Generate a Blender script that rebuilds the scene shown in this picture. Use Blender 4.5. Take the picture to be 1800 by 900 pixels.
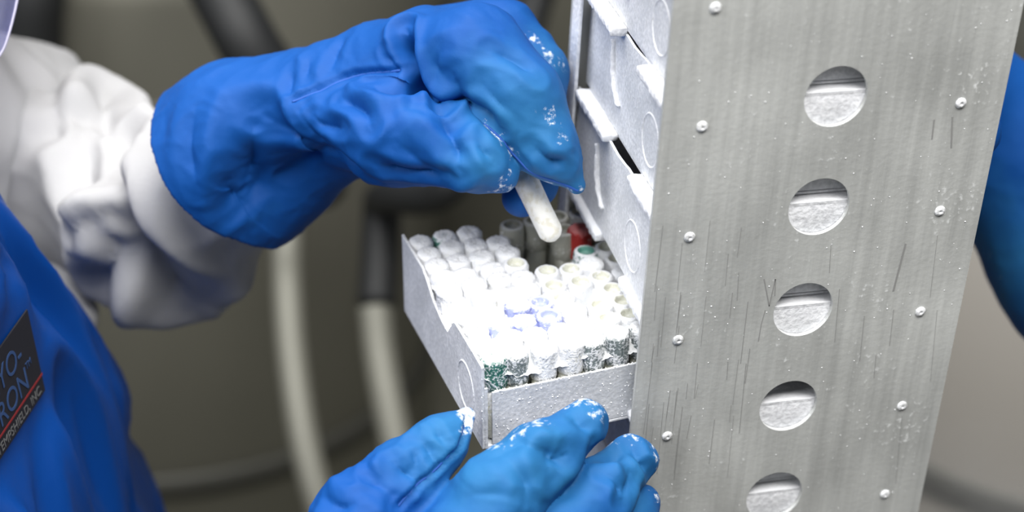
import bpy, bmesh, math, random
import numpy as np
from mathutils import Vector, Matrix

random.seed(7)
rng = np.random.default_rng(7)
for o in list(bpy.data.objects):
    bpy.data.objects.remove(o)
scn = bpy.context.scene
COL = scn.collection

# ------------------------------------------------------------------ camera
ZO = 1.50                                   # height of the rack's own origin above the floor
F_PX = 3200.0
CAM = np.array([-0.253763, -0.686919, 0.314648 + ZO])
ROT = np.array([[0.97061111, -0.23614282, 0.04637509],
                [0.08437149, 0.51438511, 0.85339874],
                [0.22537864, 0.82440556, -0.51919163]])   # right, up, forward


def P(px, py, d):
    """world point seen at a pixel of the 1800x900 frame, d metres along the view axis"""
    return CAM + ROT.T @ np.array([(px - 900) / F_PX * d, (450 - py) / F_PX * d, d])


cam_d = bpy.data.cameras.new('camera')
cam = bpy.data.objects.new('camera', cam_d)
COL.objects.link(cam)
cam.matrix_world = Matrix(((ROT[0][0], ROT[1][0], -ROT[2][0], CAM[0]),
                           (ROT[0][1], ROT[1][1], -ROT[2][1], CAM[1]),
                           (ROT[0][2], ROT[1][2], -ROT[2][2], CAM[2]),
                           (0, 0, 0, 1)))
cam_d.sensor_width = 36
cam_d.lens = 36 * F_PX / 1800
cam_d.clip_start = 0.02
cam_d.dof.use_dof = True
cam_d.dof.focus_distance = 0.885
cam_d.dof.aperture_fstop = 4.4
scn.camera = cam

# ------------------------------------------------------------------ light
world = bpy.data.worlds.new('room_light')
scn.world = world
world.use_nodes = True
bg = world.node_tree.nodes['Background']
bg.inputs[0].default_value = (0.93, 0.97, 1.0, 1)
bg.inputs[1].default_value = 0.07


def area(name, loc, target, sx, sy, power, col=(1, 1, 1)):
    l = bpy.data.lights.new(name, 'AREA')
    l.shape = 'RECTANGLE'
    l.size, l.size_y, l.energy, l.color = sx, sy, power, col
    o = bpy.data.objects.new(name, l)
    COL.objects.link(o)
    o.location = loc
    o.rotation_euler = (Vector(target) - Vector(loc)).to_track_quat('-Z', 'Y').to_euler()
    return o


area('ceiling_light_main', (-0.30, 0.55, 3.1), (-0.15, 0.15, 1.3), 1.8, 1.2, 62, (1.0, 0.99, 0.97))
area('ceiling_light_front', (0.10, -0.90, 3.1), (0.0, 0.05, 1.3), 1.6, 0.7, 60, (1.0, 0.985, 0.96))
area('ceiling_light_left', (-2.1, -0.7, 2.8), (-0.05, 0.05, 1.3), 1.4, 0.8, 40, (0.97, 0.98, 1.0))

vs = scn.view_settings
vs.view_transform = 'Standard'
vs.look = 'None'
vs.gamma = 1
vs.use_curve_mapping = False
vs.exposure = -0.10

# ------------------------------------------------------------------ helpers: objects


def tag(o, label, cat, group=None, kind=None):
    if label:
        o['label'] = label
    if cat:
        o['category'] = cat
    if group:
        o['group'] = group
    if kind:
        o['kind'] = kind
    return o


def empty(name, loc=(0, 0, 0)):
    o = bpy.data.objects.new(name, None)
    o.empty_display_size = 0.02
    o.location = loc
    COL.objects.link(o)
    return o


def link(name, me, mat=None, parent=None, smooth=True):
    if mat is not None and len(me.materials) == 0:
        me.materials.append(mat)
    if smooth:
        me.polygons.foreach_set('use_smooth', [True] * len(me.polygons))
    o = bpy.data.objects.new(name, me)
    COL.objects.link(o)
    if parent is not None:
        o.parent = parent
        o.matrix_parent_inverse = Matrix.Translation(-Vector(parent.location))
    return o


def auto(o, deg=40):
    m = o.data
    try:
        m.set_sharp_from_angle(angle=math.radians(deg))
    except Exception:
        pass
    return o


def bm_mesh(bm, name='mesh'):
    bmesh.ops.recalc_face_normals(bm, faces=bm.faces[:])
    me = bpy.data.meshes.new(name)
    bm.to_mesh(me)
    bm.free()
    return me


def add_box(bm, lo, hi, mat=None):
    v = [bm.verts.new((x, y, z)) for z in (lo[2], hi[2]) for y in (lo[1], hi[1]) for x in (lo[0], hi[0])]
    for f in ((0, 1, 3, 2), (4, 6, 7, 5), (0, 4, 5, 1), (2, 3, 7, 6), (0, 2, 6, 4), (1, 5, 7, 3)):
        bm.faces.new([v[i] for i in f])
    if mat is not None:
        bmesh.ops.transform(bm, matrix=mat, verts=v)
    return v


def box_mesh(lo, hi, bevel=0.0, seg=2):
    bm = bmesh.new()
    add_box(bm, lo, hi)
    if bevel:
        bmesh.ops.bevel(bm, geom=bm.edges[:] + bm.verts[:], offset=bevel, segments=seg, profile=0.5, affect='EDGES')
    return bm_mesh(bm)


def prism_mesh(poly, axis, a, b, bevel=0.0):
    """extrude a 2D polygon along an axis ('x','y','z') from a to b"""
    bm = bmesh.new()

    def pt(q, t):
        return {'x': (t, q[0], q[1]), 'y': (q[0], t, q[1]), 'z': (q[0], q[1], t)}[axis]
    r0 = [bm.verts.new(pt(q, a)) for q in poly]
    r1 = [bm.verts.new(pt(q, b)) for q in poly]
    n = len(poly)
    bm.faces.new(r0)
    bm.faces.new(r1[::-1])
    for i in range(n):
        bm.faces.new((r0[i], r0[(i + 1) % n], r1[(i + 1) % n], r1[i]))
    bmesh.ops.recalc_face_normals(bm, faces=bm.faces[:])
    if bevel:
        bmesh.ops.bevel(bm, geom=bm.edges[:], offset=bevel, segments=2, profile=0.5, affect='EDGES')
    return bm_mesh(bm)


def lathe_mesh(prof, seg=32, ribs=0, rib_rows=(), rib_d=0.0, jitter=0.0, cap=True):
    bm = bmesh.new()
    rows = []
    for i, (r, z) in enumerate(prof):
        row = []
        for k in range(seg):
            a = 2 * math.pi * k / seg
            rr = r
            if ribs and i in rib_rows:
                rr += rib_d * (0.5 + 0.5 * math.cos(a * ribs))
            rr += random.uniform(-jitter, jitter)
            row.append(bm.verts.new((rr * math.cos(a), rr * math.sin(a), z + random.uniform(-jitter, jitter))))
        rows.append(row)
    for a, b in zip(rows[:-1], rows[1:]):
        for k in range(seg):
            bm.faces.new((a[k], a[(k + 1) % seg], b[(k + 1) % seg], b[k]))
    if cap:
        bm.faces.new(rows[0][::-1])
        bm.faces.new(rows[-1])
    return bm_mesh(bm)


def tube_mesh(pts, rad, seg=10, closed_ends=True):
    """round tube along a polyline; rad is a number or a list"""
    pts = [Vector(p) for p in pts]
    n = len(pts)
    rads = [float(r) for r in rad] if hasattr(rad, '__len__') else [float(rad)] * n
    bm = bmesh.new()
    rows = []
    up = Vector((0.13, 0.31, 0.94))
    for i in range(n):
        t = (pts[min(i + 1, n - 1)] - pts[max(i - 1, 0)]).normalized()
        s = t.cross(up)
        if s.length < 1e-4:
            s = t.cross(Vector((1, 0, 0)))
        s.normalize()
        u = s.cross(t).normalized()
        up = u
        rows.append([bm.verts.new(pts[i] + rads[i] * (math.cos(2 * math.pi * k / seg) * s + math.sin(2 * math.pi * k / seg) * u)) for k in range(seg)])
    for a, b in zip(rows[:-1], rows[1:]):
        for k in range(seg):
            bm.faces.new((a[k], a[(k + 1) % seg], b[(k + 1) % seg], b[k]))
    if closed_ends:
        bm.faces.new(rows[0][::-1])
        bm.faces.new(rows[-1])
    return bm_mesh(bm)


def spline(pts, n=40):
    """Catmull-Rom through points (numpy rows)"""
    p = np.array(pts, float)
    p = np.vstack([2 * p[0] - p[1], p, 2 * p[-1] - p[-2]])
    out = []
    m = len(p) - 3
    for t in np.linspace(0, m, n):
        i = min(int(t), m - 1)
        u = t - i
        a, b, c, d = p[i], p[i + 1], p[i + 2], p[i + 3]
        out.append(0.5 * (2 * b + (c - a) * u + (2 * a - 5 * b + 4 * c - d) * u * u + (3 * b - a - 3 * c + d) * u ** 3))
    return np.array(out)

# ------------------------------------------------------------------ helpers: soft shapes from distance fields


def seg_dist(p, a, b, r1, r2, flat=None):
    ba = b - a
    h = np.clip(((p - a) @ ba) / max(ba @ ba, 1e-12), 0, 1)
    w = p - a - h[:, None] * ba
    if flat is not None:
        n, s = flat
        w = w + (w @ n)[:, None] * n * (1 / s - 1)
    return np.sqrt((w * w).sum(1)) - (r1 + (r2 - r1) * h)


def smin(a, b, k):
    h = np.clip(0.5 + 0.5 * (b - a) / k, 0, 1)
    return b + (a - b) * h - k * h * (1 - h)


def chain_fn(chains, k_in=0.006, k_out=0.004):
    """chains: list of dict(pts=[(point, radius)...], flat=(n,s) or None, k=blend)"""
    def fn(p):
        tot = None
        for c in chains:
            d = None
            q = c['pts']
            for (a, ra), (b, rb) in zip(q[:-1], q[1:]):
                e = seg_dist(p, a, b, ra, rb, c.get('flat'))
                d = e if d is None else smin(d, e, c.get('k_in', k_in))
            tot = d if tot is None else smin(tot, d, c.get('k', k_out))
        return tot
    return fn


def surface_nets(fn, lo, hi, h):
    lo = np.array(lo, float)
    n = np.maximum(np.ceil((np.array(hi) - lo) / h).astype(int) + 1, 3)
    ax = [lo[i] + h * np.arange(n[i]) for i in range(3)]
    V = np.full(n, 1.0, np.float32)
    st = 5
    ca = [a[::st] if (len(a) - 1) % st == 0 else np.append(a[::st], a[-1] + h) for a in ax]
    G = np.stack(np.meshgrid(*ca, indexing='ij'), -1).reshape(-1, 3)
    cv = np.concatenate([fn(G[i:i + 200000]) for i in range(0, len(G), 200000)]).reshape([len(a) for a in ca])
    # every fine point takes the value of its nearest coarse point unless that lies near the surface
    ii = [np.minimum((np.arange(n[i]) + st // 2) // st, len(ca[i]) - 1) for i in range(3)]
    V[:] = cv[np.ix_(*ii)]
    near = np.argwhere(np.abs(V) < st * h * 1.35)
    for i in range(0, len(near), 200000):
        s_ = near[i:i + 200000]
        V[tuple(s_.T)] = fn(lo + h * s_)
    S = V < 0
    c = np.zeros(n - 1, int)
    for dx in (0, 1):
        for dy in (0, 1):
            for dz in (0, 1):
                c += S[dx:n[0] - 1 + dx, dy:n[1] - 1 + dy, dz:n[2] - 1 + dz]
    cells = np.argwhere((c > 0) & (c < 8))
    idx = -np.ones(n - 1, int)
    idx[tuple(cells.T)] = np.arange(len(cells))
    acc = np.zeros((len(cells), 3))
    cnt = np.zeros(len(cells))
    corners = [(x, y, z) for x in (0, 1) for y in (0, 1) for z in (0, 1)]
    for a in corners:
        for axn in range(3):
            if a[axn] == 1:
                continue
            b = list(a)
            b[axn] = 1
            va = V[tuple((cells + a).T)].astype(float)
            vb = V[tuple((cells + b).T)].astype(float)
            m = (va < 0) != (vb < 0)
            t = np.where(m, va / np.where(m, va - vb, 1), 0)
            q = np.tile(np.array(a, float), (len(cells), 1))
            q[:, axn] += t
            acc[m] += q[m]
            cnt[m] += 1
    verts = lo + h * (cells + acc / cnt[:, None])
    quads = []
    for axn in range(3):
        o1, o2 = [i for i in range(3) if i != axn]
        sl_a = [slice(1, -1)] * 3
        sl_a[axn] = slice(0, n[axn] - 1)
        sl_b = list(sl_a)
        sl_b[axn] = slice(1, n[axn])
        A, B = S[tuple(sl_a)], S[tuple(sl_b)]
        e = np.argwhere(A != B)
        flip = A[tuple(e.T)]
        off = np.array([1, 1, 1])
        off[axn] = 0
        e = e + off
        q = []
        for (d1, d2) in ((0, 0), (1, 0), (1, 1), (0, 1)):
            s = e.copy()
            s[:, o1] -= d1
            s[:, o2] -= d2
            q.append(idx[tuple(s.T)])
        q = np.stack(q, 1)
        if axn == 1:
            flip = ~flip
        q[flip] = q[flip][:, ::-1]
        quads.append(q)
    quads = np.vstack(quads)
    quads = quads[(quads >= 0).all(1)]
    return verts, quads


def np_mesh(verts, quads, name='soft'):
    me = bpy.data.meshes.new(name)
    me.vertices.add(len(verts))
    me.vertices.foreach_set('co', verts.astype(np.float32).ravel())
    me.loops.add(quads.size)
    me.loops.foreach_set('vertex_index', quads.astype(np.int32).ravel())
    me.polygons.add(len(quads))
    me.polygons.foreach_set('loop_start', np.arange(0, quads.size, 4, dtype=np.int32))
    me.update(calc_edges=True)
    me.validate()
    return me


def grad(fn, p, e=5e-4):
    g = np.stack([fn(p + np.eye(3)[i] * e) - fn(p - np.eye(3)[i] * e) for i in range(3)], 1)
    return g / np.maximum(np.linalg.norm(g, axis=1, keepdims=True), 1e-9)


def trace(fn, px, py, d0=0.6, d1=2.2):
    """first surface point met along the line of sight through a pixel"""
    dirv = P(px, py, 1.0) - CAM
    t = d0
    for _ in range(160):
        v = fn((CAM + dirv * t)[None])[0]
        if abs(v) < 2e-4:
            break
        t += max(v * 0.8, 2e-4)
        if t > d1:
            return None
    return CAM + dirv * t


def poly_dist(p, pts):
    d = np.full(len(p), 1e9)
    for a, b in zip(pts[:-1], pts[1:]):
        d = np.minimum(d, seg_dist(p, a, b, 0, 0))
    return d


def sines(p, freq, seed, n=9):
    r = np.random.default_rng(seed)
    out = np.zeros(len(p))
    for _ in range(n):
        v = r.normal(size=3)
        v *= freq * r.uniform(0.6, 1.5) / np.linalg.norm(v)
        out += np.sin(p @ v * 2 * math.pi + r.uniform(0, 6.28))
    return out / math.sqrt(n)


def crinkle(p, freq, seed, stretch=None):
    """folded-cloth noise: ridges like creases"""
    q = p.copy()
    if stretch is not None:
        n, s = stretch
        q = q + (q @ n)[:, None] * n * (s - 1)
    q = q + 0.25 / freq * np.stack([sines(p, freq * 0.8, seed + i) for i in range(3)], 1)
    a = np.abs(sines(q, freq, seed + 11))
    b = np.abs(sines(q, freq * 1.9, seed + 23))
    return (1 - np.minimum(a, 1.4)) + 0.4 * (1 - np.minimum(b, 1.4))

# ------------------------------------------------------------------ materials


def new_mat(name):
    m = bpy.data.materials.new(name)
    m.use_nodes = True
    nt = m.node_tree
    return m, nt, nt.nodes['Principled BSDF'], nt.nodes.new, nt.links.new


def simple(name, col, rough=0.6, metal=0.0, bump=0.0, bscale=200.0, var=0.0, vscale=20.0, **kw):
    m, nt, b, N, L = new_mat(name)
    b.inputs['Base Color'].default_value = (*col, 1)
    b.inputs['Roughness'].default_value = rough
    b.inputs['Metallic'].default_value = metal
    for k, v in kw.items():
        b.inputs[k].default_value = v
    tc = N('ShaderNodeTexCoord')
    if var:
        nz = N('ShaderNodeTexNoise')
        nz.inputs['Scale'].default_value = vscale
        nz.inputs['Detail'].default_value = 5
        L(tc.outputs['Object'], nz.inputs['Vector'])
        mx = N('ShaderNodeMix')
        mx.data_type = 'RGBA'
        mx.inputs['A'].default_value = (*[c * (1 - var) for c in col], 1)
        mx.inputs['B'].default_value = (*[min(1, c * (1 + var)) for c in col], 1)
        L(nz.outputs['Fac'], mx.inputs['Factor'])
        L(mx.outputs['Result'], b.inputs['Base Color'])
    if bump:
        nz = N('ShaderNodeTexNoise')
        nz.inputs['Scale'].default_value = bscale
        nz.inputs['Detail'].default_value = 6
        L(tc.outputs['Object'], nz.inputs['Vector'])
        bp = N('ShaderNodeBump')
        bp.inputs['Strength'].default_value = bump
        bp.inputs['Distance'].default_value = 0.001
        L(nz.outputs['Fac'], bp.inputs['Height'])
        L(bp.outputs['Normal'], b.inputs['Normal'])
    return m


def frosted(name, under, under_rough=0.5, metal=0.0, cover=0.5, top=1.0, speck=260.0, streak=None, frost=(0.93, 0.94, 0.96), bump=0.5, soft=0.09):
    """a surface with rime: speckled frost all over (cover 0..1) and a thick white layer on upward faces"""
    m, nt, b, N, L = new_mat(name)
    tc = N('ShaderNodeTexCoord')
    geo = N('ShaderNodeNewGeometry')
    n1 = N('ShaderNodeTexNoise')
    n1.inputs['Scale'].default_value = speck
    n1.inputs['Detail'].default_value = 4
    n2 = N('ShaderNodeTexNoise')
    n2.inputs['Scale'].default_value = speck * 0.09
    n2.inputs['Detail'].default_value = 5
    for n in (n1, n2):
        L(geo.outputs['Position'], n.inputs['Vector'])
    add = N('ShaderNodeMath')
    add.operation = 'MULTIPLY_ADD'
    L(n2.outputs['Fac'], add.inputs[0])
    add.inputs[1].default_value = 0.8
    L(n1.outputs['Fac'], add.inputs[2])
    ramp = N('ShaderNodeMapRange')
    ramp.interpolation_type = 'SMOOTHSTEP'
    c = 1.25 - 0.7 * cover
    ramp.inputs['From Min'].default_value = c - soft
    ramp.inputs['From Max'].default_value = c + soft
    L(add.outputs[0], ramp.inputs['Value'])
    sep = N('ShaderNodeSeparateXYZ')
    L(geo.outputs['True Normal'], sep.inputs[0])
    up = N('ShaderNodeMapRange')
    up.interpolation_type = 'SMOOTHSTEP'
    up.inputs['From Min'].default_value = 0.25
    up.inputs['From Max'].default_value = 0.75
    up.inputs['To Max'].default_value = top
    L(sep.outputs['Z'], up.inputs['Value'])
    mxm = N('ShaderNodeMath')
    mxm.operation = 'MAXIMUM'
    L(ramp.outputs[0], mxm.inputs[0])
    L(up.outputs[0], mxm.inputs[1])
    mix = N('ShaderNodeMix')
    mix.data_type = 'RGBA'
    mix.inputs['A'].default_value = (*under, 1)
    mix.inputs['B'].default_value = (*frost, 1)
    L(mxm.outputs[0], mix.inputs['Factor'])
    if streak:
        mp = N('ShaderNodeMapping')
        mp.inputs['Scale'].default_value = streak
        L(geo.outputs['Position'], mp.inputs['Vector'])
        n3 = N('ShaderNodeTexNoise')
        n3.inputs['Scale'].default_value = 1.0
        n3.inputs['Detail'].default_value = 6
        n3.inputs['Roughness'].default_value = 0.65
        L(mp.outputs[0], n3.inputs['Vector'])
        n4 = N('ShaderNodeTexNoise')
        n4.inputs['Scale'].default_value = 14.0
        n4.inputs['Detail'].default_value = 3
        L(geo.outputs['Position'], n4.inputs['Vector'])
        r3 = N('ShaderNodeMapRange')
        r3.inputs['From Min'].default_value = 0.35
        r3.inputs['From Max'].default_value = 0.65
        r3.inputs['To Min'].default_value = 0.84
        r3.inputs['To Max'].default_value = 1.07
        L(n3.outputs['Fac'], r3.inputs['Value'])
        r4 = N('ShaderNodeMapRange')
        r4.inputs['From Min'].default_value = 0.3
        r4.inputs['From Max'].default_value = 0.7
        r4.inputs['To Min'].default_value = 0.78
        r4.inputs['To Max'].default_value = 1.16
        L(n4.outputs['Fac'], r4.inputs['Value'])
        mm = N('ShaderNodeMath')
        mm.operation = 'MULTIPLY'
        L(r3.outputs[0], mm.inputs[0])
        L(r4.outputs[0], mm.inputs[1])
        cm = N('ShaderNodeMix')
        cm.data_type = 'RGBA'
        cm.blend_type = 'MULTIPLY'
        cm.inputs['Factor'].default_value = 1
        cm.inputs['A'].default_value = (*under, 1)
        L(mm.outputs[0], cm.inputs['B'])
        L(cm.outputs['Result'], mix.inputs['A'])
    L(mix.outputs['Result'], b.inputs['Base Color'])
    b.inputs['Metallic'].default_value = metal
    rr = N('ShaderNodeMapRange')
    rr.inputs['To Min'].default_value = under_rough
    rr.inputs['To Max'].default_value = 0.9
    L(mxm.outputs[0], rr.inputs['Value'])
    L(rr.outputs[0], b.inputs['Roughness'])
    bp = N('ShaderNodeBump')
    bp.inputs['Strength'].default_value = bump
    bp.inputs['Distance'].default_value = 0.0012
    L(add.outputs[0], bp.inputs['Height'])
    L(bp.outputs['Normal'], b.inputs['Normal'])
    return m


def fabric(name, blue, teal, rough=0.65, sheen=0.0):
    """padded nylon: colour shifts to a lighter teal by attribute G, rime where attribute R"""
    m, nt, b, N, L = new_mat(name)
    at = N('ShaderNodeAttribute')
    at.attribute_name = 'tint'
    sep = N('ShaderNodeSeparateColor')
    L(at.outputs['Color'], sep.inputs[0])
    geo = N('ShaderNodeNewGeometry')
    n1 = N('ShaderNodeTexNoise')
    n1.inputs['Scale'].default_value = 300
    n1.inputs['Detail'].default_value = 5
    n1.inputs['Roughness'].default_value = 0.65
    L(geo.outputs['Position'], n1.inputs['Vector'])
    n2 = N('ShaderNodeTexNoise')
    n2.inputs['Scale'].default_value = 45
    n2.inputs['Detail'].default_value = 4
    L(geo.outputs['Position'], n2.inputs['Vector'])
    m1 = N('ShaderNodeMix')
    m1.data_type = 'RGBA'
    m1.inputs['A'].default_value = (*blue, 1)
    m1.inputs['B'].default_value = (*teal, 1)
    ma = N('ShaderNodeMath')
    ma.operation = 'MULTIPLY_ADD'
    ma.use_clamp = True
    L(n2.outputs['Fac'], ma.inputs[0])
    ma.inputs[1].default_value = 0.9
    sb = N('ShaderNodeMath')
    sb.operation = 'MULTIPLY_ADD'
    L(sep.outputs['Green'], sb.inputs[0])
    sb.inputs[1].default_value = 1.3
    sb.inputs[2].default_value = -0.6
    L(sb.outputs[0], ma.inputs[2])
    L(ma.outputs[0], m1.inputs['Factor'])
    fr = N('ShaderNodeMath')
    fr.operation = 'ADD'
    L(sep.outputs['Red'], fr.inputs[0])
    L(n1.outputs['Fac'], fr.inputs[1])
    rp = N('ShaderNodeMapRange')
    rp.interpolation_type = 'SMOOTHSTEP'
    rp.inputs['From Min'].default_value = 0.84
    rp.inputs['From Max'].default_value = 1.10
    L(fr.outputs[0], rp.inputs['Value'])
    m2 = N('ShaderNodeMix')
    m2.data_type = 'RGBA'
    m2.inputs['B'].default_value = (0.80, 0.85, 0.90, 1)
    L(rp.outputs[0], m2.inputs['Factor'])
    L(m1.outputs['Result'], m2.inputs['A'])
    L(m2.outputs['Result'], b.inputs['Base Color'])
    b.inputs['Roughness'].default_value = rough
    b.inputs['Sheen Weight'].default_value = sheen
    b.inputs['Specular IOR Level'].default_value = 0.25
    b.inputs['Sheen Roughness'].default_value = 0.5
    n3 = N('ShaderNodeTexNoise')
    n3.inputs['Scale'].default_value = 160
    n3.inputs['Detail'].default_value = 4
    L(geo.outputs['Position'], n3.inputs['Vector'])
    bp = N('ShaderNodeBump')
    bp.inputs['Strength'].default_value = 0.25
    bp.inputs['Distance'].default_value = 0.001
    L(n3.outputs['Fac'], bp.inputs['Height'])
    L(bp.outputs['Normal'], b.inputs['Normal'])
    return m


M = {}
M['plate'] = frosted('frosted_aluminium_plate', (0.53, 0.54, 0.525), 0.55, 0.0, cover=0.17, speck=330, streak=(150, 150, 7), frost=(0.76, 0.775, 0.77), bump=0.16)
M['rivet'] = frosted('frosted_rivet', (0.62, 0.63, 0.63), 0.5, 0.1, cover=0.55, speck=600)
M['rime'] = frosted('rime_covered_metal', (0.62, 0.63, 0.66), 0.7, 0.0, cover=0.55, speck=400, frost=(0.90, 0.91, 0.94), bump=0.6, soft=0.3)
M['boxwall'] = frosted('rime_covered_box', (0.62, 0.635, 0.66), 0.6, 0.0, cover=0.40, speck=520, frost=(0.86, 0.87, 0.90), bump=0.28, soft=0.30)
M['snow'] = simple('white_frost', (0.94, 0.95, 0.96), 0.9, bump=0.8, bscale=700)
M['cap_white'] = frosted('frosted_white_cap', (0.84, 0.84, 0.79), 0.6, cover=0.75, speck=700, bump=0.8)
M['cap_green'] = frosted('frosted_green_cap', (0.03, 0.17, 0.13), 0.5, cover=0.47, speck=800, bump=0.8)
M['cap_grey'] = frosted('frosted_grey_cap', (0.20, 0.24, 0.24), 0.5, cover=0.5, speck=800, bump=0.8)
M['cap_blue'] = frosted('frosted_lavender_cap', (0.38, 0.42, 0.72), 0.6, cover=0.32, top=0.85, speck=700, bump=0.8)
M['cap_clear'] = frosted('clear_vial_cap', (0.42, 0.42, 0.36), 0.4, cover=0.2, top=0.35, speck=700, bump=0.6)
M['cap_red'] = frosted('red_vial_cap', (0.45, 0.03, 0.025), 0.5, cover=0.1, top=0.15, speck=700, bump=0.6)
M['vial'] = frosted('frosted_vial_plastic', (0.72, 0.72, 0.62), 0.4, cover=0.35, speck=600, bump=0.6)
M['held'] = frosted('frosted_held_vial', (0.80, 0.77, 0.66), 0.35, cover=0.5, top=0.0, speck=260, frost=(0.92, 0.91, 0.86), bump=0.5)
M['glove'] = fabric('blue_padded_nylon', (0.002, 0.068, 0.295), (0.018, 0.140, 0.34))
M['seam'] = simple('blue_seam_thread', (0.010, 0.08, 0.36), 0.7)
M['apron'] = fabric('blue_apron_nylon', (0.0, 0.045, 0.24), (0.0, 0.045, 0.24), rough=0.5)
M['coat'] = simple('white_coat_cloth', (0.42, 0.42, 0.43), 0.85, bump=0.2, bscale=300)
M['label'] = simple('black_label_cloth', (0.006, 0.006, 0.012), 0.8)
M['letters'] = simple('blue_label_letters', (0.022, 0.06, 0.17), 0.8)
M['redline'] = simple('red_label_line', (0.22, 0.012, 0.015), 0.8)
M['smallprint'] = simple('grey_label_letters', (0.13, 0.13, 0.13), 0.8)
M['scratch'] = simple('dark_scratch', (0.30, 0.30, 0.295), 0.8)

# ------------------------------------------------------------------ the room
floor = link('floor', box_mesh((-4, -3, -0.05), (4, 6, 0.0)), simple('grey_green_vinyl_floor', (0.14, 0.137, 0.108), 0.5, var=0.15, vscale=6))
floor['kind'] = 'structure'
wall = link('wall_back', box_mesh((-4, 5.0, 0.0), (4, 5.1, 3.2)), simple('pale_wall_paint', (0.55, 0.54, 0.50), 0.8))
wall['kind'] = 'structure'

# ------------------------------------------------------------------ the rack
W_R, D_R, PITCH = 0.1686, 0.1515, 0.0580
SHELF = [-0.0462 + ZO - PITCH * k for k in range(-3, 8)]       # top of each shelf
HOLE_X, HOLE_R = 0.0829, 0.0154
HOLE_DZ = -0.0013
Z_TOP = SHELF[0] + 0.060
Z_BOT = SHELF[-1] - 0.036
rack = empty('freezer_rack', (W_R / 2, D_R / 2, Z_BOT))
tag(rack, 'tall frosted aluminium freezer rack with round holes in its side plate', 'rack')


def holed_plate(x0, x1, cells, cx, r, y0, thick):
    """cells: list of (z_low, z_high, z_centre)"""
    bm = bmesh.new()
    for (za, zb, zc) in cells:
        ang = sorted(set([round(2 * math.pi * k / 48, 9) for k in range(48)] +
                         [round(math.atan2(z - zc, x - cx) % (2 * math.pi), 9) for x in (x0, x1) for z in (za, zb)]))
        ins, outs = [], []
        for a in ang:
            c, s = math.cos(a), math.sin(a)
            t = min([((x1 if c > 0 else x0) - cx) / c if abs(c) > 1e-9 else 1e9, ((zb if s > 0 else za) - zc) / s if abs(s) > 1e-9 else 1e9])
            ins.append(bm.verts.new((cx + r * c, y0, zc + r * s)))
            outs.append(bm.verts.new((cx + t * c, y0, zc + t * s)))
        n = len(ang)
        for i in range(n):
            bm.faces.new((ins[i], ins[(i + 1) % n], outs[(i + 1) % n], outs[i]))
    bmesh.ops.remove_doubles(bm, verts=bm.verts[:], dist=1e-6)
    ret = bmesh.ops.extrude_face_region(bm, geom=bm.faces[:])
    nv = [v for v in ret['geom'] if isinstance(v, bmesh.types.BMVert)]
    bmesh.ops.translate(bm, vec=(0, thick, 0), verts=nv)
    return bm_mesh(bm)


cells = []
for k, z in enumerate(SHELF):
    zc = z + HOLE_DZ
    cells.append((zc - PITCH / 2, zc + PITCH / 2, zc))
cells[2] = (cells[2][0], cells[2][1], cells[2][2] + 0.0055)
cells[0] = (cells[0][0], Z_TOP, cells[0][2])
cells[-1] = (Z_BOT, cells[-1][1], cells[-1][2])
T_P = 0.0022
fp = auto(link('side_plate', holed_plate(0, W_R, cells, HOLE_X, HOLE_R, 0.0, T_P), M['plate'], rack))
fp['label'] = 'scratched grey plate with a column of round holes'
auto(link('side_plate', holed_plate(0, W_R, cells, HOLE_X, HOLE_R, D_R - T_P, T_P), M['plate'], rack))
auto(link('end_plate', box_mesh((W_R - 0.002, T_P, Z_BOT), (W_R, D_R - T_P, Z_TOP)), M['plate'], rack))
auto(link('top_plate', box_mesh((0, T_P, Z_TOP - 0.002), (W_R - 0.002, D_R - T_P, Z_TOP)), M['plate'], rack))
auto(link('corner_flange', box_mesh((0.0, D_R - T_P - 0.013, Z_BOT), (0.002, D_R - T_P, Z_TOP - 0.002), 0.0006), M['rime'], rack))
# shelves: plate with a finger notch, a front lip in two lengths, a flange turned down behind the holes
NA, NB = 0.042, 0.083
ya, yb = T_P + 0.0004, D_R - T_P - 0.0134
sh_poly = [(0.004, ya), (W_R - 0.0025, ya), (W_R - 0.0025, yb), (0.004, yb), (0.004, NB), (0.0088, NB), (0.0088, NA), (0.004, NA)]


def lumpy(me, amp, freq, seed):
    n = len(me.vertices)
    co = np.empty(n * 3, np.float32)
    me.vertices.foreach_get('co', co)
    co = co.reshape(-1, 3).astype(float)
    d = np.stack([sines(co, freq, seed + i, 7) for i in range(3)], 1)
    me.vertices.foreach_set('co', (co + amp * d).astype(np.float32).ravel())
    me.update()
    return me


def fine_box(lo, hi, res, bevel):
    """rounded bar with enough vertices to be lumpy"""
    lo, hi = np.array(lo), np.array(hi)
    c, hf = (lo + hi) / 2, (hi - lo) / 2

    def fn(p):
        q = np.abs(p - c) - (hf - bevel)
        return np.linalg.norm(np.maximum(q, 0), axis=1) + np.minimum(q.max(1), 0) - bevel
    v, f = surface_nets(fn, lo - res * 1.5, hi + res * 1.5, res)
    return np_mesh(v, f)


for k, z in enumerate(SHELF):
    sh = auto(link('shelf', prism_mesh(sh_poly, 'z', z - 0.0016, z), M['rime'], rack))
    auto(link('flange', box_mesh((0.012, ya, z - 0.022), (W_R - 0.006, ya + 0.0014, z - 0.0016), 0.0004), M['rime'], sh))
    for (a, b) in ((ya, NA), (NB, yb)):
        if 1 < k < 8:
            me = lumpy(fine_box((0.0002, a, z - 0.0042), (0.0088, b, z + 0.0008), 0.0011, 0.0013), 0.00028, 160, 40 + k)
        else:
            me = box_mesh((0.0002, a, z - 0.0042), (0.0088, b, z + 0.0008), 0.001)
        link('lip', me, M['rime'], sh)
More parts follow.
